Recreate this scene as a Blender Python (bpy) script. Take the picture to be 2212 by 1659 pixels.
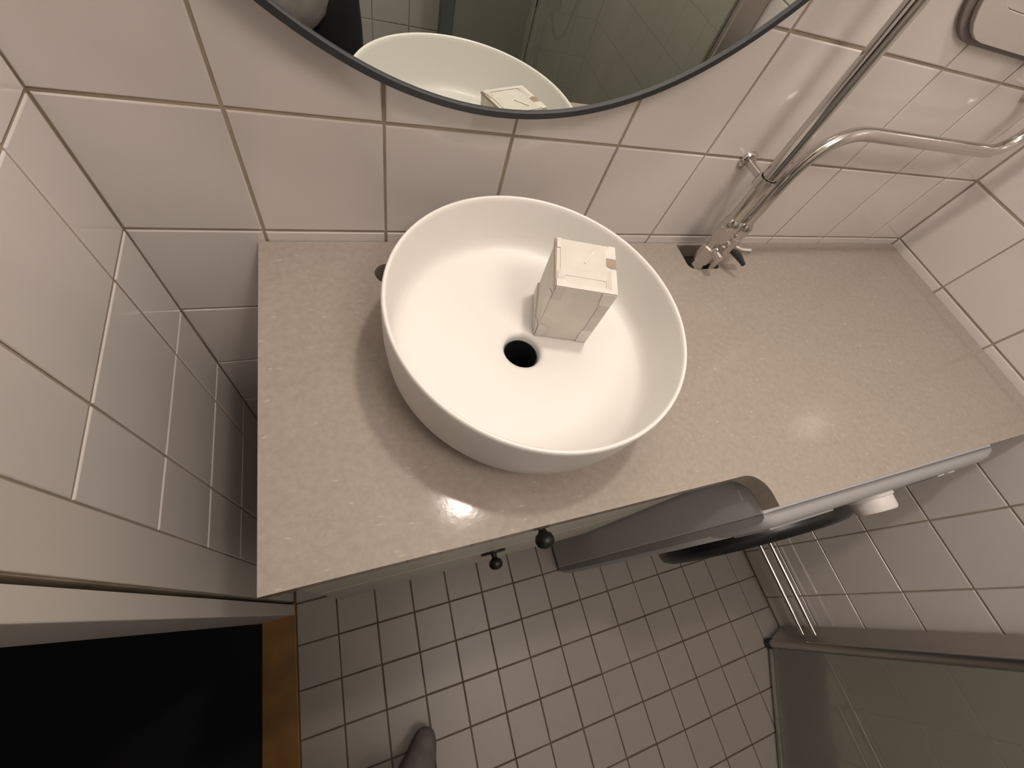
import bpy, bmesh, math, random
from mathutils import Vector, Matrix
from mathutils.geometry import tessellate_polygon
random.seed(7)
S = bpy.context.scene
C = S.collection
PI = math.pi
for o in list(bpy.data.objects):
    bpy.data.objects.remove(o)
FZ = 0.915            # measured heights were taken from a wall joint 0.915 m above the floor
def W(x, y, z):       # millimetres -> metres with the floor at zero
    return Vector((x/1000, y/1000, z/1000 + FZ))

# ------------------------------------------------------------------ camera
cam = bpy.data.cameras.new('camera'); co = bpy.data.objects.new('camera', cam); C.objects.link(co)
R = Matrix(((0.93557684, 0.11168335, -0.33499674),
            (-0.25220742, 0.87532957, -0.41254038),
            (0.24715866, 0.47045188, 0.84710544)))
co.matrix_world = Matrix.Translation(W(254.17, -475.67, 437.72)) @ R.to_4x4()
cam.sensor_width = 36; cam.sensor_fit = 'HORIZONTAL'; cam.lens = 886.09/2212*36
cam.clip_start = 0.01; cam.clip_end = 30
S.camera = co

# ------------------------------------------------------------------ world, exposure, lights
w = bpy.data.worlds.new('world'); S.world = w; w.use_nodes = True
w.node_tree.nodes['Background'].inputs[0].default_value = (0.05, 0.055, 0.07, 1)
w.node_tree.nodes['Background'].inputs[1].default_value = 0.05
S.view_settings.view_transform = 'Standard'; S.view_settings.look = 'None'
S.view_settings.gamma = 1; S.view_settings.use_curve_mapping = False
S.view_settings.exposure = 0.08
def lamp(name, loc, power, size, color, kind='POINT', rot=None):
    l = bpy.data.lights.new(name, kind); l.energy = power; l.color = color
    if kind == 'POINT': l.shadow_soft_size = size
    else: l.shape = 'DISK'; l.size = size
    o = bpy.data.objects.new(name, l); C.objects.link(o); o.location = loc
    if rot: o.rotation_euler = rot
    return o
WARM = (1.0, 0.88, 0.79)
FILL_POS = W(720, -1000, 1430)
lamp('mirror_light_bulb', W(545, -170, 1062), 13.5, 0.035, WARM)
lamp('ceiling_fill_light', FILL_POS, 10.0, 0.60, WARM, 'AREA')  # added soft fill for the room side; no such lamp is known

# ------------------------------------------------------------------ materials
def srgb(r, g, b):
    f = lambda c: (c/255/12.92) if c/255 <= 0.04045 else ((c/255+0.055)/1.055)**2.4
    return (f(r), f(g), f(b), 1)
def mat(name, col, rough=0.5, metal=0.0, coat=0.0, bump=0.0, bscale=60, var=0.0, vscale=8, spec=0.5, col2=None):
    m = bpy.data.materials.new(name); m.use_nodes = True
    nt = m.node_tree; b = nt.nodes['Principled BSDF']
    b.inputs['Base Color'].default_value = col
    b.inputs['Roughness'].default_value = rough
    b.inputs['Metallic'].default_value = metal
    b.inputs['Coat Weight'].default_value = coat
    b.inputs['Coat Roughness'].default_value = 0.08
    b.inputs['Specular IOR Level'].default_value = spec
    tc = nt.nodes.new('ShaderNodeTexCoord')
    if var or col2:
        n = nt.nodes.new('ShaderNodeTexNoise'); n.inputs['Scale'].default_value = vscale; n.inputs['Detail'].default_value = 4
        nt.links.new(tc.outputs['Object'], n.inputs['Vector'])
        r = nt.nodes.new('ShaderNodeValToRGB')
        c2 = col2 or tuple([max(0, c*(1-var)) for c in col[:3]] + [1])
        r.color_ramp.elements[0].position = 0.35; r.color_ramp.elements[0].color = c2
        r.color_ramp.elements[1].position = 0.65; r.color_ramp.elements[1].color = col
        nt.links.new(n.outputs['Fac'], r.inputs['Fac']); nt.links.new(r.outputs['Color'], b.inputs['Base Color'])
    if bump:
        n2 = nt.nodes.new('ShaderNodeTexNoise'); n2.inputs['Scale'].default_value = bscale; n2.inputs['Detail'].default_value = 3
        nt.links.new(tc.outputs['Object'], n2.inputs['Vector'])
        bu = nt.nodes.new('ShaderNodeBump'); bu.inputs['Strength'].default_value = bump; bu.inputs['Distance'].default_value = 0.002
        nt.links.new(n2.outputs['Fac'], bu.inputs['Height']); nt.links.new(bu.outputs['Normal'], b.inputs['Normal'])
    return m
M_tile = mat('wall_tile', (0.70, 0.66, 0.635, 1), 0.10, bump=0.006, bscale=18, var=0.04, vscale=5, spec=0.8)
M_grout = mat('grout', (0.42, 0.35, 0.27, 1), 0.9, bump=0.3, bscale=300, var=0.25, vscale=12)
M_ftile = mat('floor_tile', (0.32, 0.29, 0.262, 1), 0.42, bump=0.05, bscale=40, var=0.08, vscale=9)
M_fgrout = mat('floor_grout', (0.13, 0.095, 0.06, 1), 0.95, bump=0.3, bscale=300, var=0.4, vscale=15)
M_paint = mat('white_paint', (0.62, 0.58, 0.54, 1), 0.5, var=0.03)
M_ceil = mat('ceiling_paint', (0.86, 0.84, 0.81, 1), 0.8, var=0.02)
M_ceramic = mat('ceramic', (0.77, 0.755, 0.725, 1), 0.38, coat=0.06, var=0.01)
M_card = mat('white_card', (0.64, 0.605, 0.55, 1), 0.75, bump=0.15, bscale=90, var=0.08, vscale=30)
M_tape = mat('paper_tape', (0.69, 0.65, 0.61, 1), 0.55, var=0.08, vscale=60)
M_tape2 = mat('pinkish_tape', (0.58, 0.53, 0.495, 1), 0.55, var=0.08, vscale=60)
M_brown = mat('bare_cardboard', (0.36, 0.285, 0.21, 1), 0.85, var=0.2, vscale=80)
M_chrome = mat('chrome', (0.62, 0.60, 0.58, 1), 0.16, metal=1.0, bump=0.03, bscale=30)
M_steel = mat('dull_steel', (0.55, 0.52, 0.49, 1), 0.32, metal=1.0)
M_black = mat('black_metal', (0.012, 0.014, 0.016, 1), 0.42, bump=0.1, bscale=200)
M_frame = mat('mirror_frame_black', (0.022, 0.024, 0.027, 1), 0.5, bump=0.1, bscale=120)
M_knob = mat('dark_bronze_knob', (0.02, 0.022, 0.017, 1), 0.4, metal=0.3)
M_cab = mat('white_lacquer', (0.62, 0.60, 0.53, 1), 0.4, var=0.02)
M_washside = mat('washer_side_lifted', (0.62, 0.625, 0.65, 1), 0.45, var=0.02)  # same white enamel as the front, lightened to offset shade on the side
M_wash = mat('washer_front_dimmed', (0.40, 0.40, 0.41, 1), 0.5, var=0.02)  # same white enamel, darkened where the front catches the lamp
M_plastic = mat('white_plastic', (0.70, 0.67, 0.65, 1), 0.5)
M_unit = mat('unit_plastic', (0.52, 0.485, 0.45, 1), 0.55)
M_unit2 = mat('unit_dark_edge', (0.20, 0.165, 0.155, 1), 0.6)
M_post = mat('grey_post', (0.09, 0.10, 0.095, 1), 0.45)
M_dark = mat('dark_plastic', (0.012, 0.011, 0.012, 1), 0.35)
M_oak = mat('varnished_oak', srgb(138, 96, 40), 0.5, var=0.35, vscale=14)
M_hall = mat('unlit_hall_black', (0.0025, 0.003, 0.006, 1), 0.95, var=0.3, vscale=12)  # near-black on hall floor and walls stands in for the missing light
M_sock = mat('grey_sock_knit', (0.16, 0.14, 0.14, 1), 0.95, bump=0.5, bscale=400, var=0.2, vscale=60)
M_trouser = mat('dark_trousers', (0.010, 0.010, 0.014, 1), 0.95, bump=0.3, bscale=150, var=0.3, vscale=20)
M_shirt = mat('pale_shirt', (0.42, 0.38, 0.37, 1), 0.9, bump=0.4, bscale=30, var=0.25, vscale=18)
M_skin = mat('skin', (0.55, 0.34, 0.25, 1), 0.55, var=0.06, vscale=10)
M_hair = mat('brown_hair', (0.05, 0.03, 0.018, 1), 0.6, bump=0.5, bscale=80)
M_eye = mat('eye_white', (0.8, 0.78, 0.75, 1), 0.2)
M_rubber = mat('black_hose', (0.008, 0.010, 0.010, 1), 0.4)

def counter_mat():
    m = mat('quartz', (0.36, 0.32, 0.28, 1), 0.13, bump=0.03, bscale=180, spec=0.30)
    nt = m.node_tree; b = nt.nodes['Principled BSDF']; tc = nt.nodes.new('ShaderNodeTexCoord')
    n = nt.nodes.new('ShaderNodeTexNoise'); n.inputs['Scale'].default_value = 130; n.inputs['Detail'].default_value = 6; n.inputs['Roughness'].default_value = 0.7
    nt.links.new(tc.outputs['Object'], n.inputs['Vector'])
    r = nt.nodes.new('ShaderNodeValToRGB'); r.color_ramp.elements[0].position = .3; r.color_ramp.elements[1].position = .7
    r.color_ramp.elements[0].color = (0.315, 0.277, 0.24, 1); r.color_ramp.elements[1].color = (0.38, 0.338, 0.297, 1)
    nt.links.new(n.outputs['Fac'], r.inputs['Fac'])
    # chips: stretched voronoi cells, only the smallest distances show pale
    mp = nt.nodes.new('ShaderNodeMapping'); mp.inputs['Scale'].default_value = (1, 2.2, 1); mp.inputs['Rotation'].default_value = (0, 0, .6)
    nt.links.new(tc.outputs['Object'], mp.inputs['Vector'])
    n0 = nt.nodes.new('ShaderNodeTexNoise'); n0.inputs['Scale'].default_value = 40
    nt.links.new(mp.outputs['Vector'], n0.inputs['Vector'])
    vm = nt.nodes.new('ShaderNodeVectorMath'); vm.operation = 'MULTIPLY_ADD'; vm.inputs[1].default_value = (.03, .03, .03)
    nt.links.new(n0.outputs['Color'], vm.inputs[0]); nt.links.new(mp.outputs['Vector'], vm.inputs[2])
    v = nt.nodes.new('ShaderNodeTexVoronoi'); v.inputs['Scale'].default_value = 38
    nt.links.new(vm.outputs[0], v.inputs['Vector'])
    r2 = nt.nodes.new('ShaderNodeValToRGB'); r2.color_ramp.elements[0].position = 0.05; r2.color_ramp.elements[1].position = 0.13
    r2.color_ramp.elements[0].color = (1, 1, 1, 1); r2.color_ramp.elements[1].color = (0, 0, 0, 1)
    nt.links.new(v.outputs['Distance'], r2.inputs['Fac'])
    mx = nt.nodes.new('ShaderNodeMix'); mx.data_type = 'RGBA'
    sc = nt.nodes.new('ShaderNodeMath'); sc.operation = 'MULTIPLY'; sc.inputs[1].default_value = 0.65
    nt.links.new(r2.outputs['Color'], sc.inputs[0]); nt.links.new(sc.outputs[0], mx.inputs['Factor'])
    nt.links.new(r.outputs['Color'], mx.inputs[6]); mx.inputs[7].default_value = (0.50, 0.46, 0.41, 1)
    nt.links.new(mx.outputs[2], b.inputs['Base Color'])
    return m
M_quartz = counter_mat()
def mirror_mat():
    m = bpy.data.materials.new('mirror_silver'); m.use_nodes = True; nt = m.node_tree
    b = nt.nodes['Principled BSDF']; b.inputs['Base Color'].default_value = (0.80, 0.84, 0.80, 1)
    b.inputs['Metallic'].default_value = 1; b.inputs['Roughness'].default_value = 0.0
    return m
M_mirror = mirror_mat()
def glass_mat():
    m = bpy.data.materials.new('greenish_glass'); m.use_nodes = True; nt = m.node_tree
    for n in list(nt.nodes):
        if n.type == 'BSDF_PRINCIPLED': nt.nodes.remove(n)
    out = [n for n in nt.nodes if n.type == 'OUTPUT_MATERIAL'][0]
    t = nt.nodes.new('ShaderNodeBsdfTransparent'); t.inputs[0].default_value = (0.90, 0.935, 0.86, 1)
    d = nt.nodes.new('ShaderNodeBsdfDiffuse'); d.inputs[0].default_value = (0.88, 0.88, 0.78, 1)
    g = nt.nodes.new('ShaderNodeBsdfGlossy'); g.inputs['Roughness'].default_value = 0.05
    m1 = nt.nodes.new('ShaderNodeMixShader'); m1.inputs[0].default_value = 0.23
    nt.links.new(t.outputs[0], m1.inputs[1]); nt.links.new(d.outputs[0], m1.inputs[2])
    f = nt.nodes.new('ShaderNodeFresnel'); f.inputs[0].default_value = 1.45
    m2 = nt.nodes.new('ShaderNodeMixShader'); nt.links.new(f.outputs[0], m2.inputs[0])
    nt.links.new(m1.outputs[0], m2.inputs[1]); nt.links.new(g.outputs[0], m2.inputs[2])
    nt.links.new(m2.outputs[0], out.inputs['Surface'])
    return m
M_glass = glass_mat()
def emit_mat():
    m = bpy.data.materials.new('lit_opal_glass'); m.use_nodes = True
    b = m.node_tree.nodes['Principled BSDF']; b.inputs['Emission Color'].default_value = (*WARM, 1); b.inputs['Emission Strength'].default_value = 12
    return m
M_lit = emit_mat()

# ------------------------------------------------------------------ helpers
def link(name, me, parent=None, smooth=False, m=None):
    o = bpy.data.objects.new(name, me); C.objects.link(o)
    if m and not me.materials: me.materials.append(m)
    if smooth:
        for p in me.polygons: p.use_smooth = True
    if parent: o.parent = parent
    return o
def obj(name, bm, m, parent=None, smooth=False, sharp=None):
    me = bpy.data.meshes.new(name)
    bmesh.ops.recalc_face_normals(bm, faces=bm.faces)
    bm.to_mesh(me); bm.free()
    o = link(name, me, parent, smooth, m)
    if smooth and sharp:
        me.set_sharp_from_angle(angle=math.radians(sharp))
    return o
def empty(name, loc):
    o = bpy.data.objects.new(name, None); C.objects.link(o); o.location = loc
    o.empty_display_size = 0.05
    return o
def tag(o, label, cat, group=None):
    o['label'] = label; o['category'] = cat
    if group: o['group'] = group
    return o
def struct(o): o['kind'] = 'structure'; return o
def child(o, root):           # geometry written in world coordinates, hung under an empty
    o.parent = root; o.matrix_parent_inverse = root.matrix_world.inverted()
    return o
def at(root):
    bpy.context.view_layer.update()
    root.matrix_world = Matrix.Translation(root.location)
def box(bm, a, b):
    x0, y0, z0 = [min(a[i], b[i]) for i in range(3)]; x1, y1, z1 = [max(a[i], b[i]) for i in range(3)]
    v = [bm.verts.new(p) for p in ((x0,y0,z0),(x1,y0,z0),(x1,y1,z0),(x0,y1,z0),(x0,y0,z1),(x1,y0,z1),(x1,y1,z1),(x0,y1,z1))]
    for f in ((0,3,2,1),(4,5,6,7),(0,1,5,4),(1,2,6,5),(2,3,7,6),(3,0,4,7)): bm.faces.new([v[i] for i in f])
    return bm
def B(a, b, bev=0.0, seg=2):
    bm = bmesh.new(); box(bm, a, b)
    if bev: bmesh.ops.bevel(bm, geom=bm.edges[:], offset=bev, segments=seg, affect='EDGES', profile=0.5)
    return bm
def lathe(prof, n=64, axis='z', center=(0,0,0), close=False, bm=None):
    bm = bm or bmesh.new(); rings = []
    c = Vector(center)
    for r, h in prof:
        ring = []
        for i in range(n):
            a = 2*PI*i/n; u, v = r*math.cos(a), r*math.sin(a)
            p = {'z': (u, v, h), 'y': (u, h, v), 'x': (h, u, v)}[axis]
            ring.append(bm.verts.new(c + Vector(p)))
        rings.append(ring)
    pairs = list(zip(rings, rings[1:])) + ([(rings[-1], rings[0])] if close else [])
    for A, D in pairs:
        for i in range(n):
            bm.faces.new((A[i], A[(i+1) % n], D[(i+1) % n], D[i]))
    if not close:
        for ring in (rings[0], rings[-1]):
            bm.faces.new(ring)
    return bm
def tube(pts, r, n=16, bm=None, caps=True):
    bm = bm or bmesh.new(); pts = [Vector(p) for p in pts]; rings = []
    rr = r if isinstance(r, (list, tuple)) else [r]*len(pts)
    t0 = (pts[1]-pts[0]).normalized(); nrm = t0.orthogonal().normalized()
    for i, p in enumerate(pts):
        if i == 0: t = t0
        elif i == len(pts)-1: t = (pts[-1]-pts[-2]).normalized()
        else: t = ((pts[i+1]-p).normalized() + (p-pts[i-1]).normalized()).normalized()
        nrm = (nrm - t*nrm.dot(t)).normalized(); bn = t.cross(nrm)
        rings.append([bm.verts.new(p + rr[i]*(math.cos(2*PI*k/n)*nrm + math.sin(2*PI*k/n)*bn)) for k in range(n)])
    for A, D in zip(rings, rings[1:]):
        for i in range(n): bm.faces.new((A[i], A[(i+1) % n], D[(i+1) % n], D[i]))
    if caps:
        bm.faces.new(rings[0][::-1]); bm.faces.new(rings[-1])
    return bm
def bend(p0, p1, p2, rad, n=8):   # rounded corner path through p1
    p0, p1, p2 = Vector(p0), Vector(p1), Vector(p2)
    a = p1 + (p0-p1).normalized()*rad; b = p1 + (p2-p1).normalized()*rad
    return [a*(1-t)**2 + 2*p1*t*(1-t) + b*t*t for t in [i/n for i in range(n+1)]]
def prism(outer, holes, z0, z1, bm=None):
    bm = bm or bmesh.new(); loops = [outer] + list(holes)
    tris = tessellate_polygon([[Vector((x, y, 0)) for x, y in l] for l in loops])
    flat = [p for l in loops for p in l]
    top = [bm.verts.new((x, y, z1)) for x, y in flat]; bot = [bm.verts.new((x, y, z0)) for x, y in flat]
    for t in tris:
        try:
            bm.faces.new([top[i] for i in t]); bm.faces.new([bot[i] for i in t][::-1])
        except ValueError: pass
    k = 0
    for l in loops:
        n = len(l)
        for i in range(n):
            a, b = k+i, k+(i+1) % n
            bm.faces.new((top[a], top[b], bot[b], bot[a]))
        k += n
    return bm
def arc(cx, cy, r, a0, a1, n=8):
    return [(cx + r*math.cos(math.radians(a0+(a1-a0)*i/n)), cy + r*math.sin(math.radians(a0+(a1-a0)*i/n))) for i in range(n+1)]
def rrect(x0, y0, x1, y1, r, n=8):
    return arc(x1-r, y1-r, r, 0, 90, n) + arc(x0+r, y1-r, r, 90, 180, n) + arc(x0+r, y0+r, r, 180, 270, n) + arc(x1-r, y0+r, r, 270, 360, n)

# tiles: shared pillow-edged meshes, one object each
tile_cache = {}
def tile_mesh(w, h, m, t=0.0018, ch=0.0012):
    key = (round(w, 4), round(h, 4), m.name)
    if key in tile_cache: return tile_cache[key]
    bm = bmesh.new()
    lv = [(0, 0), (ch*0.15, t-ch), (ch, t)]; lv = [(0, -0.0), (0, t-ch), (ch*0.45, t-ch*0.35), (ch*1.3, t)]
    rings = []
    for ins, z in lv:
        rings.append([bm.verts.new(p) for p in ((ins, ins, z), (w-ins, ins, z), (w-ins, h-ins, z), (ins, h-ins, z))])
    for A, D in zip(rings, rings[1:]):
        for i in range(4): bm.faces.new((A[i], A[(i+1) % 4], D[(i+1) % 4], D[i]))
    bm.faces.new(rings[-1])
    me = bpy.data.meshes.new('tile'); bm.to_mesh(me); bm.free(); me.materials.append(m)
    for p in me.polygons[:-1]: p.use_smooth = False
    tile_cache[key] = me
    return me
def lay(parent, origin, ux, uy, us, vs, m, gap=0.0036, keep=None, jitter=0.0004):
    """tiles between consecutive joint positions us (along ux) and vs (along uy)"""
    nz = ux.cross(uy)
    for i in range(len(us)-1):
        for j in range(len(vs)-1):
            if keep and not keep((us[i]+us[i+1])/2, (vs[j]+vs[j+1])/2): continue
            w_, h_ = us[i+1]-us[i]-gap, vs[j+1]-vs[j]-gap
            if w_ < 0.008 or h_ < 0.008: continue
            o = bpy.data.objects.new('tile', tile_mesh(w_, h_, m)); C.objects.link(o); o.parent = parent
            p = origin + ux*(us[i]+gap/2+random.uniform(-1, 1)*jitter) + uy*(vs[j]+gap/2+random.uniform(-1, 1)*jitter) + nz*random.uniform(-1, 1)*0.0003
            mt = Matrix.Identity(4); mt.col[0][:3] = ux; mt.col[1][:3] = uy; mt.col[2][:3] = nz; mt.col[3][:3] = p
            # tiny random tilt so that neighbouring glazes catch light unevenly
            o.matrix_world = mt @ Matrix.Rotation(random.uniform(-1, 1)*0.0018, 4, 'X') @ Matrix.Rotation(random.uniform(-1, 1)*0.0018, 4, 'Y')

# ------------------------------------------------------------------ room shell
P = 0.153; XL, XR = 0.0084, 1.4866; YF = -1.80; ZC = 2.40; T = 0.0018
zs = [0.0] + [FZ - P*k for k in range(5, -30, -1) if 0.01 < FZ - P*k < ZC-0.01] + [ZC]
def wall(name, a, b, m=M_grout):
    return struct(obj(name, B(a, b), m))
wb = wall('wall_back', (-0.15, T, -0.1), (XR+0.15, T+0.12, ZC))
xs_b = [XL-0.0015] + [P*k for k in range(1, 10)] + [XR]
lay(wb, Vector((0, T, 0)), Vector((1,0,0)), Vector((0,0,1)), xs_b, zs, M_tile, keep=None)
wr = wall('wall_right', (XR+T, YF-0.1, -0.1), (XR+T+0.12, T, ZC))
ys_r = [0.0, 0.150] + [0.150+P*k for k in range(1, 11)] + [-YF]
lay(wr, Vector((XR+T, 0, 0)), Vector((0,-1,0)), Vector((0,0,1)), ys_r, zs, M_tile)
wf = wall('wall_front', (XL-0.12, YF-T-0.12, -0.1), (XR+0.15, YF-T, ZC))
lay(wf, Vector((XR, YF-T, 0)), Vector((-1,0,0)), Vector((0,0,1)), [0.0]+[P*k-0.04 for k in range(1, 11)], zs, M_tile)
# left wall, with the doorway between y = -0.418 and y = -1.218
D0, D1, DH = -0.418, -1.218, 2.02
bm = bmesh.new()
box(bm, (XL-T-0.064, -0.386, -0.1), (XL-T, T, ZC))
box(bm, (XL-T-0.064, YF-0.1, -0.1), (XL-T, D1-0.032, ZC))
box(bm, (XL-T-0.064, D1-0.032, DH+0.032), (XL-T, -0.386, ZC))
wl = struct(obj('wall_left', bm, M_grout))
ys_l = [0.0, 0.0777, 0.0777+P, 0.324]
lay(wl, Vector((XL-T, 0, 0)), Vector((0,0,1)), Vector((0,-1,0)), zs, ys_l, M_tile)
ys_l2 = [-D1+0.065+P*k for k in range(0, 4)] + [-YF]
lay(wl, Vector((XL-T, 0, 0)), Vector((0,0,1)), Vector((0,-1,0)), zs, ys_l2, M_tile)
ceil = struct(obj('ceiling', B((-0.15, YF-0.13, ZC), (XR+0.15, 0.13, ZC+0.1)), M_ceil))
# floor
fl = struct(obj('floor', B((XL-T, YF-0.1, -0.12), (XR+0.15, 0.1, -T)), M_fgrout))
Q = 0.0994
xs_f = [0.0143+Q*k for k in range(0, 15)] + [XR]
ys_f = [0.0] + [0.5911-Q*k for k in range(5, -12, -1)] + [-YF]
lay(fl, Vector((0, 0, -T)), Vector((0,-1,0)), Vector((1,0,0)), ys_f, xs_f, M_ftile, gap=0.0032)
# smooth filler board and casing beside the doorway
tr = struct(obj('trim_1', B((XL-T+0.0005, -0.3845, 0), (XL+0.0015, -0.3255, DH+0.03), 0.001), M_paint))
tr['label'] = 'smooth pale strip of wall between the tiles and the door casing'
frame = empty('door_1', (XL-0.03, (D0+D1)/2, 0)); at(frame); struct(frame)
J = 0.062  # depth of the lining behind the wall face
def lining(y0, y1):
    return B((-J-0.002, y0, 0), (XL+0.004, y1, DH+0.03), 0.0015)
child(obj('door_jamb', lining(-0.393, D0), M_paint), frame)
child(obj('door_jamb', lining(D1, D1-0.030), M_paint), frame)
child(obj('door_head', B((-J-0.002, D1, DH), (XL+0.004, D0, DH+0.03), 0.0015), M_paint), frame)
child(obj('threshold', B((-J-0.002, D1-0.02, -0.05), (0.0150, -0.388, 0.010), 0.003), M_oak), frame)
th = frame.children[-1]; th['label'] = 'brown varnished wooden threshold'
# unlit hall beyond
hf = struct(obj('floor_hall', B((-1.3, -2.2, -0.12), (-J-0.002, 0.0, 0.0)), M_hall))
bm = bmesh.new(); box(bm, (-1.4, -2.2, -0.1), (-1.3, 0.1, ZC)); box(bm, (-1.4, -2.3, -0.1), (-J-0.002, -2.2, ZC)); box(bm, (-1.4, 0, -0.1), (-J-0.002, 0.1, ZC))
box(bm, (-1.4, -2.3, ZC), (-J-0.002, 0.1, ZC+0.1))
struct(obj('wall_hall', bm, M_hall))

# ------------------------------------------------------------------ countertop
ZT = FZ - 0.0172; TH = 0.030
def mm(l): return [(x/1000, y/1000) for x, y in l]
outer = mm([(142.8, -1.0), (142.8, -434.4)] + [(723, -434.4)] + arc(723, -468, 33.7, 90, 0, 8)[0:9] + [(756.7, -482.7), (1485.5, -482.7), (1485.5, -1.0)])
hole_sq = mm([(832, -6), (905, -6)] + arc(893, -54, 12, 0, -90, 5) + arc(846, -52, 14, 270, 180, 5))
hole_tap = mm([(301+17.5*math.cos(a), -61+17.5*math.sin(a)) for a in [2*PI*i/24 for i in range(24)]])
hole_drain = mm([(451.5+24*math.cos(a), -219.5+24*math.sin(a)) for a in [2*PI*i/24 for i in range(24)]])
ct = obj('countertop', prism(outer, [hole_sq, hole_tap, hole_drain], ZT-TH, ZT), M_quartz)
bv = ct.modifiers.new('edge', 'BEVEL'); bv.width = 0.0015; bv.segments = 2; bv.limit_method = 'ANGLE'; bv.angle_limit = math.radians(50)
tag(ct, 'grey speckled stone countertop under the round white basin, running wall to wall', 'countertop')

# ------------------------------------------------------------------ basin
BX, BY = 0.4515, -0.2195
prof = [(0.0300, 0), (0.110, 0), (0.130, .0025), (0.150, .011), (0.163, .025), (0.1705, .045), (0.1735, .070), (0.1745, .10), (0.1748, .117), (0.1742, .1205), (0.1728, .1222),
        (0.1712, .1222), (0.1698, .1205), (0.1692, .116), (0.1680, .09), (0.1662, .066), (0.1640, .055), (0.1600, .0475), (0.1530, .0435), (0.138, .0395), (0.10, .0340), (0.055, .0295), (0.0335, .0280), (0.0290, .0268), (0.0258, .0245), (0.0243, .020), (0.0236, .010), (0.0236, -.0005)]
bs = obj('basin', lathe(prof, 128, center=(BX, BY, ZT), close=True), M_ceramic, smooth=True, sharp=60)
tag(bs, 'round white ceramic vessel basin standing on the grey countertop', 'basin')
ring = obj('drain_pipe', lathe([(0.0232, -0.11), (0.0232, 0.014), (0.0222, 0.014), (0.0222, -0.108), (0.001, -0.108), (0.001, -0.11)], 48, center=(BX, BY, ZT)), M_black, bs, smooth=True, sharp=40)
ring['label'] = 'dark open drain hole'

# ------------------------------------------------------------------ cardboard box in the basin
# it leans a little towards the drain on the sloping basin floor
FL = W(472.5, -199.5, 12.2)
Z = Vector((-10, -8.5, 109)).normalized()
e1 = Vector((68, -20.5, 0)); e1 = (e1 - Z*e1.dot(Z)).normalized(); e2 = Z.cross(e1)
BW, BD, BH = 0.0710, 0.0685, 0.1075
bx = empty('carton', FL + e1*BW/2 + e2*BD/2); at(bx)
def BP(u, v, h): return FL + e1*BW*u + e2*BD*v + Z*BH*h
def slab(name, corners, n, t, m, lab=None, par=None):
    bm = bmesh.new(); a = [bm.verts.new(c) for c in corners]; b = [bm.verts.new(c + n*t) for c in corners]
    bm.faces.new(a[::-1]); bm.faces.new(b); k = len(corners)
    for i in range(k): bm.faces.new((a[i], a[(i+1) % k], b[(i+1) % k], b[i]))
    o = child(obj(name, bm, m), par or bx)
    if lab: o['label'] = lab
    return o
bm = bmesh.new()
# slightly bulged carton body
vs = {}
N = 6
def bulge(u, v, h):
    p = BP(u, v, h); k = 0.0005
    if v == 0: p -= e2*k*math.sin(PI*u)*math.sin(PI*h)
    if u == 0: p -= e1*k*math.sin(PI*v)*math.sin(PI*h)
    if u == 1: p += e1*k*math.sin(PI*v)*math.sin(PI*h)
    if h == 1: p += Z*k*math.sin(PI*u)*math.sin(PI*v)
    return p
def g(u, v, h):
    k = (round(u, 4), round(v, 4), round(h, 4))
    if k not in vs: vs[k] = bm.verts.new(bulge(u, v, h))
    return vs[k]
for i in range(N):
    for j in range(N):
        a, b, c, d = i/N, (i+1)/N, j/N, (j+1)/N
        for f in (lambda s, t: (s, t, 0), lambda s, t: (s, t, 1), lambda s, t: (s, 0, t), lambda s, t: (s, 1, t), lambda s, t: (0, s, t), lambda s, t: (1, s, t)):
            bm.faces.new((g(*f(a, c)), g(*f(b, c)), g(*f(b, d)), g(*f(a, d))))
child(obj('body', bm, M_card), bx)
def top(name, uv, m, lab, t=0.0004): return slab(name, [BP(u, v, 1)+Z*0.0004 for u, v in uv], Z, t, m, lab)
top('lid_flap', [(0.06, 0.24), (0.84, 0.24), (0.84, 0.98), (0.06, 0.98)], M_card, 'creased top flap')
top('tape_strip', [(0.82, 0.0), (1.0, 0.0), (1.0, 0.48), (0.98, 0.52), (0.93, 0.50), (0.82, 0.54)], M_tape, 'whitish torn tape strip', 0.0006)
top('tape_strip', [(0.82, 0.73), (1.0, 0.73), (1.0, 1.0), (0.88, 1.0), (0.88, 0.96), (0.82, 0.96)], M_tape, 'whitish torn tape strip', 0.0006)
top('bare_patch', [(0.83, 0.56), (0.93, 0.50), (1.0, 0.51), (1.0, 0.74), (0.83, 0.72)], M_brown, 'torn patch of bare brown cardboard', 0.0005)
top('tape_strip', [(0.84, 0.10), (0.91, 0.08), (0.91, 0.46), (0.84, 0.46)], M_tape2, 'faint pinkish tape scrap', 0.0008)
top('tape_strip', [(0.0, 0.0), (0.84, 0.0), (0.84, 0.09), (0.14, 0.09), (0.14, 0.14), (0.0, 0.14)], M_tape, 'whitish torn tape strip', 0.0007)
top('tape_strip', [(0.0, 0.80), (0.06, 0.80), (0.07, 1.0), (0.0, 1.0)], M_tape, 'whitish torn tape strip', 0.0007)
top('bare_patch', [(0.02, 0.14), (0.14, 0.14), (0.14, 0.24), (0.10, 0.24), (0.09, 0.30), (0.02, 0.30)], M_tape2, 'torn corner patch', 0.0006)
slab('crease', [BP(0.45, 0.55, 1)+Z*0.0010, BP(0.475, 0.54, 1)+Z*0.0010, BP(0.66, 0.82, 1)+Z*0.0010, BP(0.63, 0.84, 1)+Z*0.0010], Z, 0.0009, M_tape, 'crumple in the tape on the lid')
slab('crease', [BP(0.0, 0.0, 1.004)-e1*0.0020, BP(0.0, 1, 1.004)-e1*0.0020, BP(0.0, 1, .978)-e1*0.0020, BP(0.0, 0, .978)-e1*0.0020], -e1, 0.0004, M_brown, 'brown cut edge of the lid')
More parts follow.
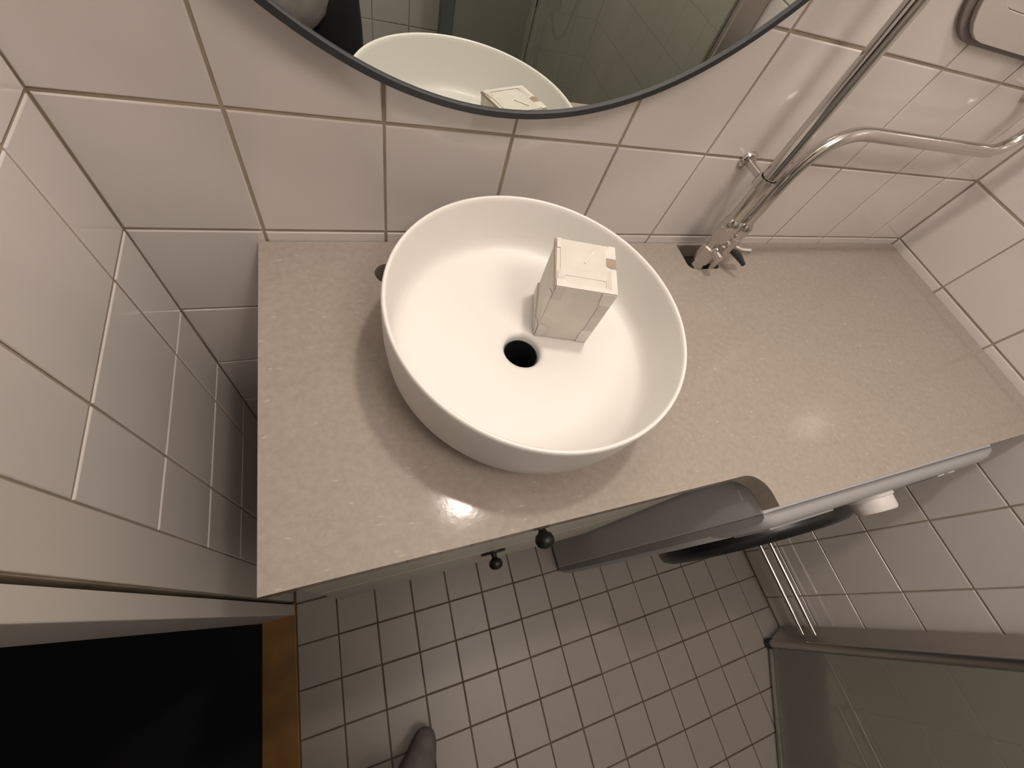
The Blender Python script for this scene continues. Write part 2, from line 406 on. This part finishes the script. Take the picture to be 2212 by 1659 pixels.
def front(uv, m, lab, t=0.0005): return slab('tape_strip', [BP(u, 0, h) - e2*0.0005 for u, h in uv], -e2, t, m, lab)
front([(0.80, 0.0), (1.0, 0.0), (1.0, 0.27), (0.80, 0.27)], M_tape, 'pale tape strip')
front([(0.80, 0.80), (1.0, 0.80), (1.0, 1.0), (0.76, 1.0)], M_tape, 'pale tape strip')
front([(0.82, 0.27), (1.0, 0.27), (1.0, 0.80), (0.82, 0.80)], M_tape2, 'greyer tape strip')
front([(0.0, 0.0), (0.10, 0.0), (0.17, 0.20), (0.08, 0.26), (0.0, 0.26)], M_tape, 'pale tape strip')
front([(0.0, 0.80), (0.16, 0.78), (0.16, 1.0), (0.0, 1.0)], M_tape2, 'greyer tape strip')
def left(uv, m, lab): return slab('tape_strip', [BP(0, v, h) - e1*0.0005 for v, h in uv], -e1, 0.0005, m, lab)
left([(0.0, 0.35), (0.22, 0.45), (0.25, 0.75), (0.0, 0.86)], M_tape, 'pale tape strip')
left([(0.0, 0.0), (0.30, 0.0), (0.25, 0.14), (0.0, 0.22)], M_tape, 'pale tape strip')
left([(0.0, 0.9), (1.0, 0.9), (1.0, 1.0), (0.0, 1.0)], M_tape2, 'greyer tape strip')
slab('flap', [BP(-0.002, 0.1, 0.02), BP(-0.002, 0.98, 0.02), BP(-0.002, 0.98, 0.22), BP(-0.002, 0.1, 0.05)], -e1, 0.0025, M_card, 'loose flap at the foot of the box')
tag(bx, 'small white cardboard box patched with tape, standing inside the round basin', 'box')

# ------------------------------------------------------------------ round mirror
mr = empty('mirror', W(425, 0, 577)); at(mr)
mc = W(425, 0, 577)
child(obj('frame', lathe([(0.3895, 0), (0.3895, -0.0255), (0.3885, -0.027), (0.3825, -0.027), (0.3810, -0.0255), (0.3810, 0)], 160, 'y', mc, close=True), M_frame, smooth=True, sharp=35), mr)
child(obj('glass', lathe([(0.3815, -0.006), (0.3815, -0.024)], 160, 'y', mc), M_mirror), mr)
tag(mr, 'large round wall mirror with a thin black frame above the basin', 'mirror')

# ------------------------------------------------------------------ lamp over the mirror (lights the room, above the frame)
lf = empty('wall_lamp', W(545, 0, 1084)); at(lf)
child(obj('lamp_base', lathe([(0.045, -0.001), (0.045, -0.022), (0.02, -0.03)], 32, 'y', W(545, 0, 1084)), M_chrome, smooth=True, sharp=40), lf)
child(obj('lamp_arm', tube([W(545, -25, 1084), W(545, -140, 1108), W(545, -170, 1130)], 0.008), M_chrome, smooth=True, sharp=50), lf)
child(obj('lamp_socket', lathe([(0.04, 0.030), (0.035, 0.060), (0.006, 0.075)], 24, 'z', W(545, -170, 1104)), M_chrome, smooth=True, sharp=40), lf)
child(obj('bulb', lathe([(0.004, 0.032), (0.036, 0.031), (0.036, 0.027), (0.02, 0.025), (0.003, 0.024)], 24, 'z', W(545, -170, 1104)), M_lit, smooth=True), lf)
tag(lf, 'chrome wall lamp with a bare bulb above the round mirror', 'lamp')
cl = empty('fill_light_fixture', Vector((FILL_POS.x, FILL_POS.y, ZC))); at(cl)  # made-up fixture to house the added fill light
child(obj('fill_housing', lathe([(0.325, 0), (0.325, -0.02), (0.320, -0.035), (0.312, -0.036), (0.310, -0.02), (0.001, -0.02)], 48, 'z', (FILL_POS.x, FILL_POS.y, ZC)), M_plastic, smooth=True, sharp=40), cl)
tag(cl, 'added round white ceiling fixture around the unseen fill light', 'lamp')

# ------------------------------------------------------------------ vanity cabinet
cb = empty('vanity_cabinet', W(449, -220, -625)); at(cb)
bm = bmesh.new()
x0, x1, y0, y1, z0, z1 = 0.152, 0.748, -0.404, -0.012, FZ-0.618, ZT-TH
for a, b in (((x0, y0, z0), (x0+.016, y1, z1)), ((x1-.016, y0, z0), (x1, y1, z1)), ((x0+.016, y0, z0), (x1-.016, y1, z0+.016)), ((x0+.016, y1-.012, z0+.016), (x1-.016, y1, z1)), ((x0+.016, y0, z1-.06), (x1-.016, y0+.016, z1-0.0005))):
    box(bm, a, b)
child(obj('carcass', bm, M_cab), cb)
for za, zb_, zk in ((-50, -335, -96), (-339, -622, -393)):
    d = child(obj('drawer', B(W(149, -423, za), W(752, -405, zb_), 0.0018), M_cab), cb)
    kn = obj('knob', lathe([(0.024, 0), (0.024, -0.0028), (0.023, -0.0035), (0.0055, -0.004), (0.005, -0.010), (0.006, -0.013), (0.0105, -0.015), (0.0128, -0.020), (0.0130, -0.024), (0.011, -0.029), (0.006, -0.032), (0.001, -0.033)] if zk < -200 else
        [(0.009, 0), (0.009, -0.003), (0.0055, -0.004), (0.005, -0.009), (0.007, -0.012), (0.0105, -0.014), (0.0125, -0.019), (0.0125, -0.023), (0.0105, -0.028), (0.006, -0.031), (0.001, -0.032)], 32, 'y', W(449, -423, zk)), M_knob, smooth=True, sharp=50)
    kn.parent = d; kn.matrix_parent_inverse = d.matrix_world.inverted()
    kn['label'] = 'dark round knob'
tag(cb, 'white wall-hung vanity cabinet with two drawers under the countertop', 'cabinet')

# ------------------------------------------------------------------ washing machine
wm = empty('washing_machine', W(1057, -250, -915)); at(wm)
wx0, wx1 = 0.760, 1.352
child(obj('body', B((wx0, -0.488, 0.018), (wx1, -0.115, FZ-0.0505), 0.004), M_washside), wm)
bm = bmesh.new()   # pressed panel on the visible side
box(bm, (wx0-0.0012, -0.462, 0.10), (wx0, -0.14, FZ-0.075))
child(obj('side_panel', bm, M_washside), wm)
fp = [(-487.5, -905+8), (-487.5, -50), (-490, -49), (-497, -51), (-504, -58), (-508, -70), (-509.5, -90), (-508.5, -170), (-507, -176), (-507, -178), (-510, -182), (-511, -300), (-511, -800), (-508, -880), (-500, -897)]
bm = bmesh.new(); n = len(fp); secs = []
for x, k in ((wx0+0.001, 0), (wx0+0.006, .5), (wx0+0.018, .9), (wx0+0.04, 1), (wx1-0.04, 1), (wx1-0.018, .9), (wx1-0.006, .5), (wx1-0.001, 0)):
    secs.append([bm.verts.new(Vector((x, (-487.5 + (y+487.5)*(0.55+0.45*k) if k < 1 else y)/1000, z/1000+FZ - (0 if k == 1 else (1-k)*0.004 if z > -100 else 0)))) for y, z in fp])
for A, D in zip(secs, secs[1:]):
    for i in range(n): bm.faces.new((A[i], A[(i+1) % n], D[(i+1) % n], D[i]))
bm.faces.new(secs[0]); bm.faces.new(secs[-1])
child(obj('front_panel', bm, M_wash, smooth=True, sharp=35), wm)
dr = child(obj('door', lathe([(0.215, 0.004), (0.215, -0.014), (0.211, -0.025), (0.198, -0.032), (0.165, -0.032), (0.150, -0.020), (0.12, -0.016), (0.06, -0.022), (0.001, -0.024)], 72, 'y', W(1062, -511, -408)), M_dark, smooth=True, sharp=50), wm)
child(obj('program_knob', lathe([(0.036, 0.001), (0.036, -0.004), (0.033, -0.006), (0.0315, -0.024), (0.029, -0.027), (0.001, -0.027)], 40, 'y', W(1062, -509, -113)), M_plastic, smooth=True, sharp=40), wm)
child(obj('detergent_drawer', B(W(790, -511.5, -64-18), W(930, -500, -160), 0.002), M_wash), wm)
child(obj('display', B(W(1150, -510.6, -92), W(1230, -500, -130), 0.001), M_dark), wm)
child(obj('button', B(W(1255, -513, -105), W(1275, -500, -120), 0.002), M_plastic), wm)
child(obj('button', B(W(1290, -513, -105), W(1310, -500, -120), 0.002), M_plastic), wm)
for x in (wx0+.05, wx1-.05):
    for y in (-0.44, -0.16):
        child(obj('foot', lathe([(0.022, 0), (0.022, 0.008), (0.009, 0.010), (0.009, 0.0185)], 20, 'z', (x, y, 0)), M_dark, smooth=True, sharp=40), wm)
tag(wm, 'white front-loading washing machine with a black round door under the wide counter end', 'washing machine')

# ------------------------------------------------------------------ chrome water pipes and valves at the back wall
def Wp(l): return [W(*p) for p in l]
s1 = empty('riser_pipe', W(850, -55, -60)); at(s1)
child(obj('pipe', tube(Wp([(850, -55, 70), (845, -44, 560), (845, -44, 1480)]), 0.0108, 24), M_chrome, smooth=True, sharp=50), s1)
child(obj('valve_body', lathe([(0.013, -0.095), (0.013, -0.05), (0.0155, -0.05), (0.0155, -0.02), (0.013, -0.018), (0.013, 0.0), (0.0165, 0.002), (0.0165, 0.024), (0.0145, 0.028), (0.0150, 0.030), (0.0150, 0.034), (0.011, 0.036)], 8, 'z', W(851, -56, 48)), M_chrome, smooth=False), s1)
child(obj('compression_nut', lathe([(0.0145, 0.0), (0.0155, 0.003), (0.0155, 0.018), (0.0135, 0.024), (0.012, 0.026)], 36, 'z', W(851, -56, 64)), M_chrome, smooth=True, sharp=40), s1)
child(obj('valve_spindle', tube(Wp([(851, -56, 28), (851, -86, 26)]), [0.009, 0.008], 16), M_chrome, smooth=True, sharp=40), s1)
tag(s1, 'straight chrome water pipe rising up the tiled wall from the counter cut-out', 'pipe', None)
s2 = empty('bent_pipe', W(886, -55, -60)); at(s2)
path = Wp([(882, -56, 66)]) + bend(W(882, -56, 66), W(884, -52, 236), W(1280, -52, 236), 0.085, 12) + bend(W(884, -52, 236), W(1318, -52, 236), W(1324, -46, 700), 0.055, 10) + Wp([(1324, -46, 1480)])
child(obj('pipe', tube(path, 0.0095, 24), M_chrome, smooth=True, sharp=50), s2)
child(obj('valve_body', lathe([(0.011, -0.085), (0.011, -0.03), (0.0135, -0.028), (0.0135, 0.004), (0.0115, 0.006), (0.0115, 0.014), (0.0095, 0.018)], 8, 'z', W(882, -57, 48)), M_chrome), s2)
child(obj('compression_nut', lathe([(0.0125, 0.0), (0.0135, 0.003), (0.0135, 0.015), (0.0115, 0.020), (0.0105, 0.022)], 36, 'z', W(882, -57, 60)), M_chrome, smooth=True, sharp=40), s2)
# small wing handle of the valve
bm = tube(Wp([(890, -62, 30), (904, -76, 24), (914, -90, 17)]), [0.007, 0.006, 0.0035], 12)
child(obj('valve_handle', bm, M_black), s2)
child(obj('valve_spindle', tube(Wp([(882, -57, 34), (905, -66, 30), (925, -68, 30)]), [0.0085, 0.0075, 0.0085], 16), M_chrome, smooth=True, sharp=40), s2)
tag(s2, 'thinner chrome water pipe bending sideways to run right along the tiled wall', 'pipe', None)
def clip(x, z, ya, lab, r=0.0125):
    k = empty('pipe_clip', W(x, 0, z)); at(k)
    child(obj('rosette', lathe([(0.0145, 0), (0.0145, -0.003), (0.012, -0.006), (0.006, -0.007)], 28, 'y', W(x, 0, z)), M_chrome, smooth=True, sharp=40), k)
    child(obj('stud', lathe([(0.0055, -0.006), (0.0055, ya+0.012)], 16, 'y', W(x, 0, z)), M_chrome, smooth=True, sharp=40), k)
    child(obj('clamp', lathe([(r, -0.008), (r+.003, -0.008), (r+.003, 0.008), (r, 0.008)], 28, 'z', W(x, ya*1000, z), close=True), M_chrome, smooth=True, sharp=40), k)
    tag(k, lab, 'pipe clip'); return k
clip(849, 152, -0.053, 'small chrome clip with round rosette holding the straight riser pipe')
clip(1320, 305, -0.050, 'small chrome clip holding the bent pipe near the right corner', 0.0112)

# rust-free dark stop inside the cut-out
hp = obj('flexible_hose', tube(Wp([(851, -56, -46), (851, -58, -120), (853, -60, -200), (851, -60, -300)]), 0.009, 12), M_black, smooth=True)
tag(hp, 'dark hose hanging below the counter cut-out under the pipe valves', 'hose')

# ------------------------------------------------------------------ white wall unit, upper right
wu = empty('wall_cabinet', W(1175, 0, 337)); at(wu)
def plate(name, l, ya, yb, m, holes=()):
    bm = prism(mm(l), [mm(h) for h in holes], 0, 1)
    for v in bm.verts: v.co = Vector((v.co.x, ya/1000 if v.co.z < .5 else yb/1000, v.co.y + FZ))
    o = child(obj(name, bm, m), wu)
    b = o.modifiers.new('edge', 'BEVEL'); b.width = 0.004; b.segments = 3; b.limit_method = 'ANGLE'; b.angle_limit = math.radians(50)
    return o
plate('back_plate', rrect(965, 337, 1400, 760, 95), -0.5, -6, M_unit2)
plate('rim', rrect(982, 343, 1392, 754, 86), -6, -13, M_unit, [rrect(1012, 377, 1368, 728, 52)])
plate('inner_panel', rrect(1012.5, 377.5, 1367.5, 727.5, 51), -6, -9, M_unit)
tag(wu, 'white rounded wall unit with raised rim at the upper right', 'wall unit')

# ------------------------------------------------------------------ pair of pipes low on the right wall
for z, lab in ((-748, 'upper of two thin chrome pipes running low along the right wall'), (-792, 'lower of two thin chrome pipes running low along the right wall')):
    p = empty('wall_pipe', W(1447, -900, z)); at(p)
    child(obj('pipe', tube(Wp([(1447, -30, z), (1447, -1790, z)]), 0.0075, 16), M_chrome, smooth=True, sharp=50), p)
    for y in (-560, -1060, -1560):
        child(obj('clamp', tube(Wp([(1447, y, z), (1486, y, z)]), 0.004, 10), M_chrome, smooth=True, sharp=50), p)
        child(obj('coupling', tube(Wp([(1447, y-12, z), (1447, y+12, z)]), 0.010, 14), M_chrome, smooth=True, sharp=50), p)
    tag(p, lab, 'pipe')

# ------------------------------------------------------------------ shower screens
sd = empty('shower_screen', W(1409, -882, -915)); at(sd)
T0, T1 = 0.02, 1.95
a, b = W(1480, -860, 0), W(1409, -880, 0); n_ = Vector((-(b-a).y, (b-a).x, 0)).normalized()
bm = bmesh.new(); q = [a + n_*0.011, b + n_*0.008, b - n_*0.008, a - n_*0.011]
vb = [bm.verts.new((p.x, p.y, T0)) for p in q]; vt = [bm.verts.new((p.x, p.y, T1)) for p in q]
bm.faces.new(vb[::-1]); bm.faces.new(vt)
for i in range(4): bm.faces.new((vb[i], vb[(i+1) % 4], vt[(i+1) % 4], vt[i]))
child(obj('wall_profile', bm, M_steel), sd)
child(obj('hinge_tube', lathe([(0.013, 0.022), (0.013, T1)], 32, 'z', (1.409, -0.882, 0)), M_steel, smooth=True, sharp=40), sd)
child(obj('end_cap', lathe([(0.015, 0.006), (0.0165, 0.010), (0.0165, 0.022), (0.013, 0.026)], 32, 'z', (1.409, -0.882, 0)), M_black, smooth=True, sharp=40), sd)
dn = Vector((-150, -276, 0)).normalized(); dp = Vector((-dn.y, dn.x, 0))
def gpanel(name, s, e, z0, z1, t, m, root):
    bm = bmesh.new()
    d = (e-s).normalized(); p_ = Vector((-d.y, d.x, 0))
    q = [s+p_*t/2, e+p_*t/2, e-p_*t/2, s-p_*t/2]
    vb = [bm.verts.new((p.x, p.y, z0)) for p in q]; vt = [bm.verts.new((p.x, p.y, z1)) for p in q]
    bm.faces.new(vb[::-1]); bm.faces.new(vt)
    for i in range(4): bm.faces.new((vb[i], vb[(i+1) % 4], vt[(i+1) % 4], vt[i]))
    return child(obj(name, bm, m), root)
s_ = Vector((1.409, -0.882, 0)) + dn*0.013; e_ = s_ + dn*0.72
gpanel('glass_pane', s_, e_, 0.022, 1.93, 0.006, M_glass, sd)
gpanel('bottom_seal', s_, e_, 0.010, 0.021, 0.008, M_glass, sd)
tag(sd, 'greenish shower glass door hinged on a grey metal profile at the right wall', 'shower door')
s2_ = empty('shower_screen', Vector((0.66, -1.28, 0))); at(s2_)
child(obj('post', B((0.624, -1.295, 0.0), (0.668, -1.265, T1), 0.003), M_post), s2_)
gpanel('glass_pane', Vector((0.672, -1.284, 0)), Vector((1.040, -1.500, 0)), 0.022, 1.93, 0.006, M_glass, s2_)
tag(s2_, 'shower glass panel with a dark upright post, seen reflected in the mirror', 'shower door')

# shower riser with black hose on the far wall (seen in the mirror)
sr = empty('shower_riser', W(1160, -1800, 0)); at(sr)
child(obj('rail', tube(Wp([(1174, -1750, -700), (1174, -1750, 900)]), 0.011, 16), M_post, smooth=True), sr)
child(obj('rail', tube(Wp([(1208, -1750, -700), (1208, -1750, 100)]), 0.009, 16), M_post, smooth=True), sr)
child(obj('mixer', lathe([(0.028, -0.060), (0.030, -0.05), (0.030, 0.05), (0.028, 0.060)], 24, 'x', W(1190, -1745, -255)), M_black, smooth=True, sharp=40), sr)
child(obj('bracket', B(W(1165, -1799, 600), W(1185, -1745, 620), 0.002), M_steel), sr)
child(obj('bracket', B(W(1165, -1799, -560), W(1235, -1745, -545), 0.002), M_steel), sr)
tag(sr, 'steel shower riser rail on the far wall, seen reflected in the mirror', 'shower fitting')
hz = [(1200, -1738, -215), (1204, -1712, -245), (1212, -1708, -290), (1233, -1708, -335), (1262, -1708, -368), (1288, -1708, -352), (1303, -1708, -289), (1318, -1710, -180), (1325, -1712, 100), (1310, -1715, 450), (1260, -1725, 700), (1190, -1735, 800)]
def smoothpath(pts, k=6):
    P_ = [Vector(p) for p in pts]; out = []
    for i in range(len(P_)-1):
        p0 = P_[max(i-1, 0)]; p1 = P_[i]; p2 = P_[i+1]; p3 = P_[min(i+2, len(P_)-1)]
        for j in range(k):
            t = j/k
            out.append(0.5*((2*p1) + (p2-p0)*t + (2*p0-5*p1+4*p2-p3)*t*t + (3*p1-p0-3*p2+p3)*t**3))
    return out + [P_[-1]]
ho = obj('shower_hose', tube(smoothpath([W(*p) for p in hz]), 0.0075, 12), M_rubber, smooth=True)
tag(ho, 'black shower hose hanging in a loop, seen reflected in the mirror', 'hose')

# ------------------------------------------------------------------ the person holding the camera
def skin(name, verts, edges, radii, m, root=0, sub=2, parent=None):
    me = bpy.data.meshes.new(name); me.from_pydata([tuple(v) for v in verts], edges, [])
    o = bpy.data.objects.new(name, me); C.objects.link(o); me.materials.append(m)
    sk = o.modifiers.new('skin', 'SKIN'); sk.use_smooth_shade = True
    if not me.skin_vertices: me.skin_vertices.new()
    for i, r in enumerate(radii):
        r = r if isinstance(r, tuple) else (r, r)
        me.skin_vertices[0].data[i].radius = r
        me.skin_vertices[0].data[i].use_root = (i == root)
    ss = o.modifiers.new('sub', 'SUBSURF'); ss.levels = sub; ss.render_levels = sub
    if parent: child(o, parent)
    return o
class Sk:
    def __init__(s): s.v = []; s.e = []; s.r = []
    def add(s, p, r, prev=None):
        s.v.append(Vector(p)); s.r.append(r); i = len(s.v)-1
        if prev is not None: s.e.append((prev, i))
        return i
    def chain(s, pts, start):
        k = start
        for p, r in pts: k = s.add(p, r, k)
        return k
pr = empty('person', Vector((0.17, -0.95, 0))); at(pr)
PEL = Vector((0.165, -0.955, 0.93))
b_ = Sk()
pel = b_.add(PEL, (0.12, 0.09))
sp = b_.chain([(PEL+Vector((0, 0.0, 0.12)), (0.135, 0.10)), (PEL+Vector((0, -0.01, 0.28)), (0.15, 0.11)), (PEL+Vector((0, -0.01, 0.42)), (0.155, 0.10)), (PEL+Vector((0, 0.01, 0.50)), (0.058, 0.058)), (PEL+Vector((0, 0.022, 0.55)), (0.052, 0.054))], pel)
hd = b_.chain([(PEL+Vector((0, 0.052, 0.605)), (0.056, 0.066)), (PEL+Vector((0, 0.050, 0.66)), (0.078, 0.092)), (PEL+Vector((0, 0.042, 0.735)), (0.084, 0.104)), (PEL+Vector((0, 0.030, 0.785)), (0.055, 0.07))], sp)
foot_toe, foot_ball, foot_heel = Vector((0.303, -0.744, 0.030)), Vector((0.290, -0.785, 0.040)), Vector((0.205, -0.900, 0.045))
ankle_r = Vector((0.222, -0.868, 0.105))
b_.chain([((0.26, -0.955, 0.86), 0.088), ((0.250, -0.90, 0.50), 0.055), ((0.235, -0.90, 0.32), 0.050), (ankle_r, 0.037), ((0.262, -0.822, 0.062), (0.036, 0.03)), (foot_ball, (0.036, 0.022)), (foot_toe, (0.026, 0.018))], pel)
b_.chain([((0.07, -0.965, 0.86), 0.088), ((0.06, -0.97, 0.50), 0.060), ((0.055, -1.0, 0.32), 0.055), ((0.05, -1.03, 0.095), 0.037), ((0.045, -0.95, 0.05), (0.036, 0.03)), ((0.04, -0.895, 0.036), (0.036, 0.022)), ((0.038, -0.85, 0.03), (0.026, 0.018))], pel)
CAMP = W(254.17, -475.67, 437.72); RT = R.col[0]; UP = R.col[1]; BK = R.col[2]
for s in (1, -1):
    sh = PEL + Vector((s*0.19, -0.01, 0.44))
    hand = CAMP + RT*0.085*s + BK*0.105 - UP*0.05
    el = Vector((PEL.x + s*0.27, -0.86, 1.14))
    i = b_.chain([(sh, 0.058), ((sh+el)/2, 0.046), (el, 0.042), ((el+hand)/2 + Vector((0, 0, -0.005)), 0.036), (hand, 0.026)], 3)
    hdir = (CAMP + RT*0.06*s + BK*0.03 + UP*0.03 - hand).normalized()
    palm = b_.add(hand + hdir*0.035, (0.034, 0.018), i)
    side = hdir.cross(BK).normalized()
    for k in range(4):
        off = (k-1.5)*0.017; L = (0.030, 0.036, 0.034, 0.026)[k]
        base = hand + hdir*0.066 + side*off*1.15
        b_.chain([(base, 0.0095), (base + hdir*L - RT*0.006*s, 0.0085), (base + hdir*L*1.45 - RT*0.022*s, 0.0078), (base + hdir*L*1.5 - RT*0.038*s, 0.0068)], palm)
    tb = hand + hdir*0.034 - side*0.040*1
    b_.chain([(tb, 0.0115), (tb + hdir*0.028 - RT*0.010*s, 0.0105), (tb + hdir*0.045 - RT*0.026*s, 0.0085)], palm)
body = skin('body', b_.v, b_.e, b_.r, M_skin, pel, 2, pr)
# clothes
c = Sk(); kw = c.add(PEL+Vector((0, 0, 0.15)), (0.15, 0.125)); k0 = c.add(PEL+Vector((0, 0, 0.03)), (0.172, 0.14), kw)
c.chain([((0.262, -0.953, 0.80), 0.112), ((0.250, -0.91, 0.50), 0.090), ((0.215, -0.880, 0.25), 0.078), ((0.196, -0.815, 0.140), 0.080)], k0)
c.chain([((0.068, -0.963, 0.80), 0.112), ((0.06, -0.97, 0.50), 0.090), ((0.055, -1.01, 0.25), 0.080), ((0.05, -1.04, 0.115), 0.066)], k0)
tz = skin('trousers', c.v, c.e, c.r, M_trouser, kw, 2, pr); tz['label'] = 'dark baggy trousers'
c = Sk(); k0 = c.add(PEL+Vector((-0.055, 0.080, -0.150)), (0.150, 0.165))
t1 = c.chain([(PEL+Vector((-0.035, 0.075, -0.02)), (0.165, 0.175)), (PEL+Vector((-0.02, 0.03, 0.14)), (0.170, 0.155)), (PEL+Vector((0, 0.0, 0.28)), (0.172, 0.135)), (PEL+Vector((0, -0.01, 0.42)), (0.170, 0.115))], k0)
c.chain([(PEL+Vector((0, 0.005, 0.50)), (0.075, 0.07))], t1)
for s in (1, -1):
    sh = PEL + Vector((s*0.19, -0.01, 0.44)); el = Vector((PEL.x + s*0.27, -0.86, 1.14))
    c.chain([(sh, 0.072), (sh*0.4+el*0.6, 0.066)], t1)
shm = skin('shirt', c.v, c.e, c.r, M_shirt, k0, 2, pr); shm['label'] = 'pale grey loose T-shirt'
for ax, pts in (('r', [(ankle_r+Vector((-0.010, 0.005, 0.07)), 0.050), (ankle_r, 0.048), (Vector((0.262, -0.826, 0.066)), (0.052, 0.050)), (foot_ball, (0.050, 0.034)), (foot_toe, (0.033, 0.024))]),
                ('l', [((0.053, -1.02, 0.155), 0.046), ((0.05, -1.03, 0.095), 0.044), ((0.045, -0.965, 0.056), (0.044, 0.038)), ((0.04, -0.90, 0.038), (0.046, 0.030)), ((0.038, -0.855, 0.032), (0.032, 0.024))])):
    c = Sk(); k0 = c.add(*pts[0]); c.chain(pts[1:], k0)
    so = skin('sock', c.v, c.e, c.r, M_sock, 0, 2, pr); so['label'] = 'dark grey knitted sock'
# head details
hc = PEL + Vector((0, 0.045, 0.70))
bm = bmesh.new(); bmesh.ops.create_uvsphere(bm, u_segments=32, v_segments=20, radius=1)
for v in bm.verts:
    v.co = Vector((v.co.x*0.088, v.co.y*0.105 - 0.015, v.co.z*0.105 + 0.02))
for v in list(bm.verts):
    if v.co.y > 0.055 and v.co.z < 0.065 or v.co.z < -0.045: bm.verts.remove(v)
for v in bm.verts: v.co += hc
hr = child(obj('hair', bm, M_hair, smooth=True), pr)
for s in (1, -1):
    bm = bmesh.new(); bmesh.ops.create_uvsphere(bm, u_segments=16, v_segments=12, radius=0.0115)
    for v in bm.verts: v.co += hc + Vector((s*0.030, 0.066, -0.005))
    child(obj('eye', bm, M_eye, smooth=True), pr)
    bm = bmesh.new(); bmesh.ops.create_uvsphere(bm, u_segments=16, v_segments=12, radius=1)
    for v in bm.verts: v.co = Vector((v.co.x*0.008, v.co.y*0.018, v.co.z*0.031)) + hc + Vector((s*0.074, -0.005, -0.02))
    child(obj('ear', bm, M_skin, smooth=True), pr)
bm = bmesh.new(); bmesh.ops.create_cone(bm, segments=12, radius1=0.013, radius2=0.006, depth=0.042, cap_ends=True)
for v in bm.verts: v.co = Matrix.Rotation(0.35, 3, 'X') @ v.co + hc + Vector((0, 0.082, -0.025))
child(obj('nose', bm, M_skin, smooth=True), pr)
bm = bmesh.new(); bmesh.ops.create_uvsphere(bm, u_segments=16, v_segments=10, radius=1)
for v in bm.verts: v.co = Vector((v.co.x*0.024, v.co.y*0.008, v.co.z*0.007)) + hc + Vector((0, 0.066, -0.062))
child(obj('mouth', bm, mat('lips', (0.42, 0.18, 0.15, 1), 0.5), smooth=True), pr)
tag(pr, 'person in dark trousers, pale T-shirt and grey socks standing before the basin', 'person')
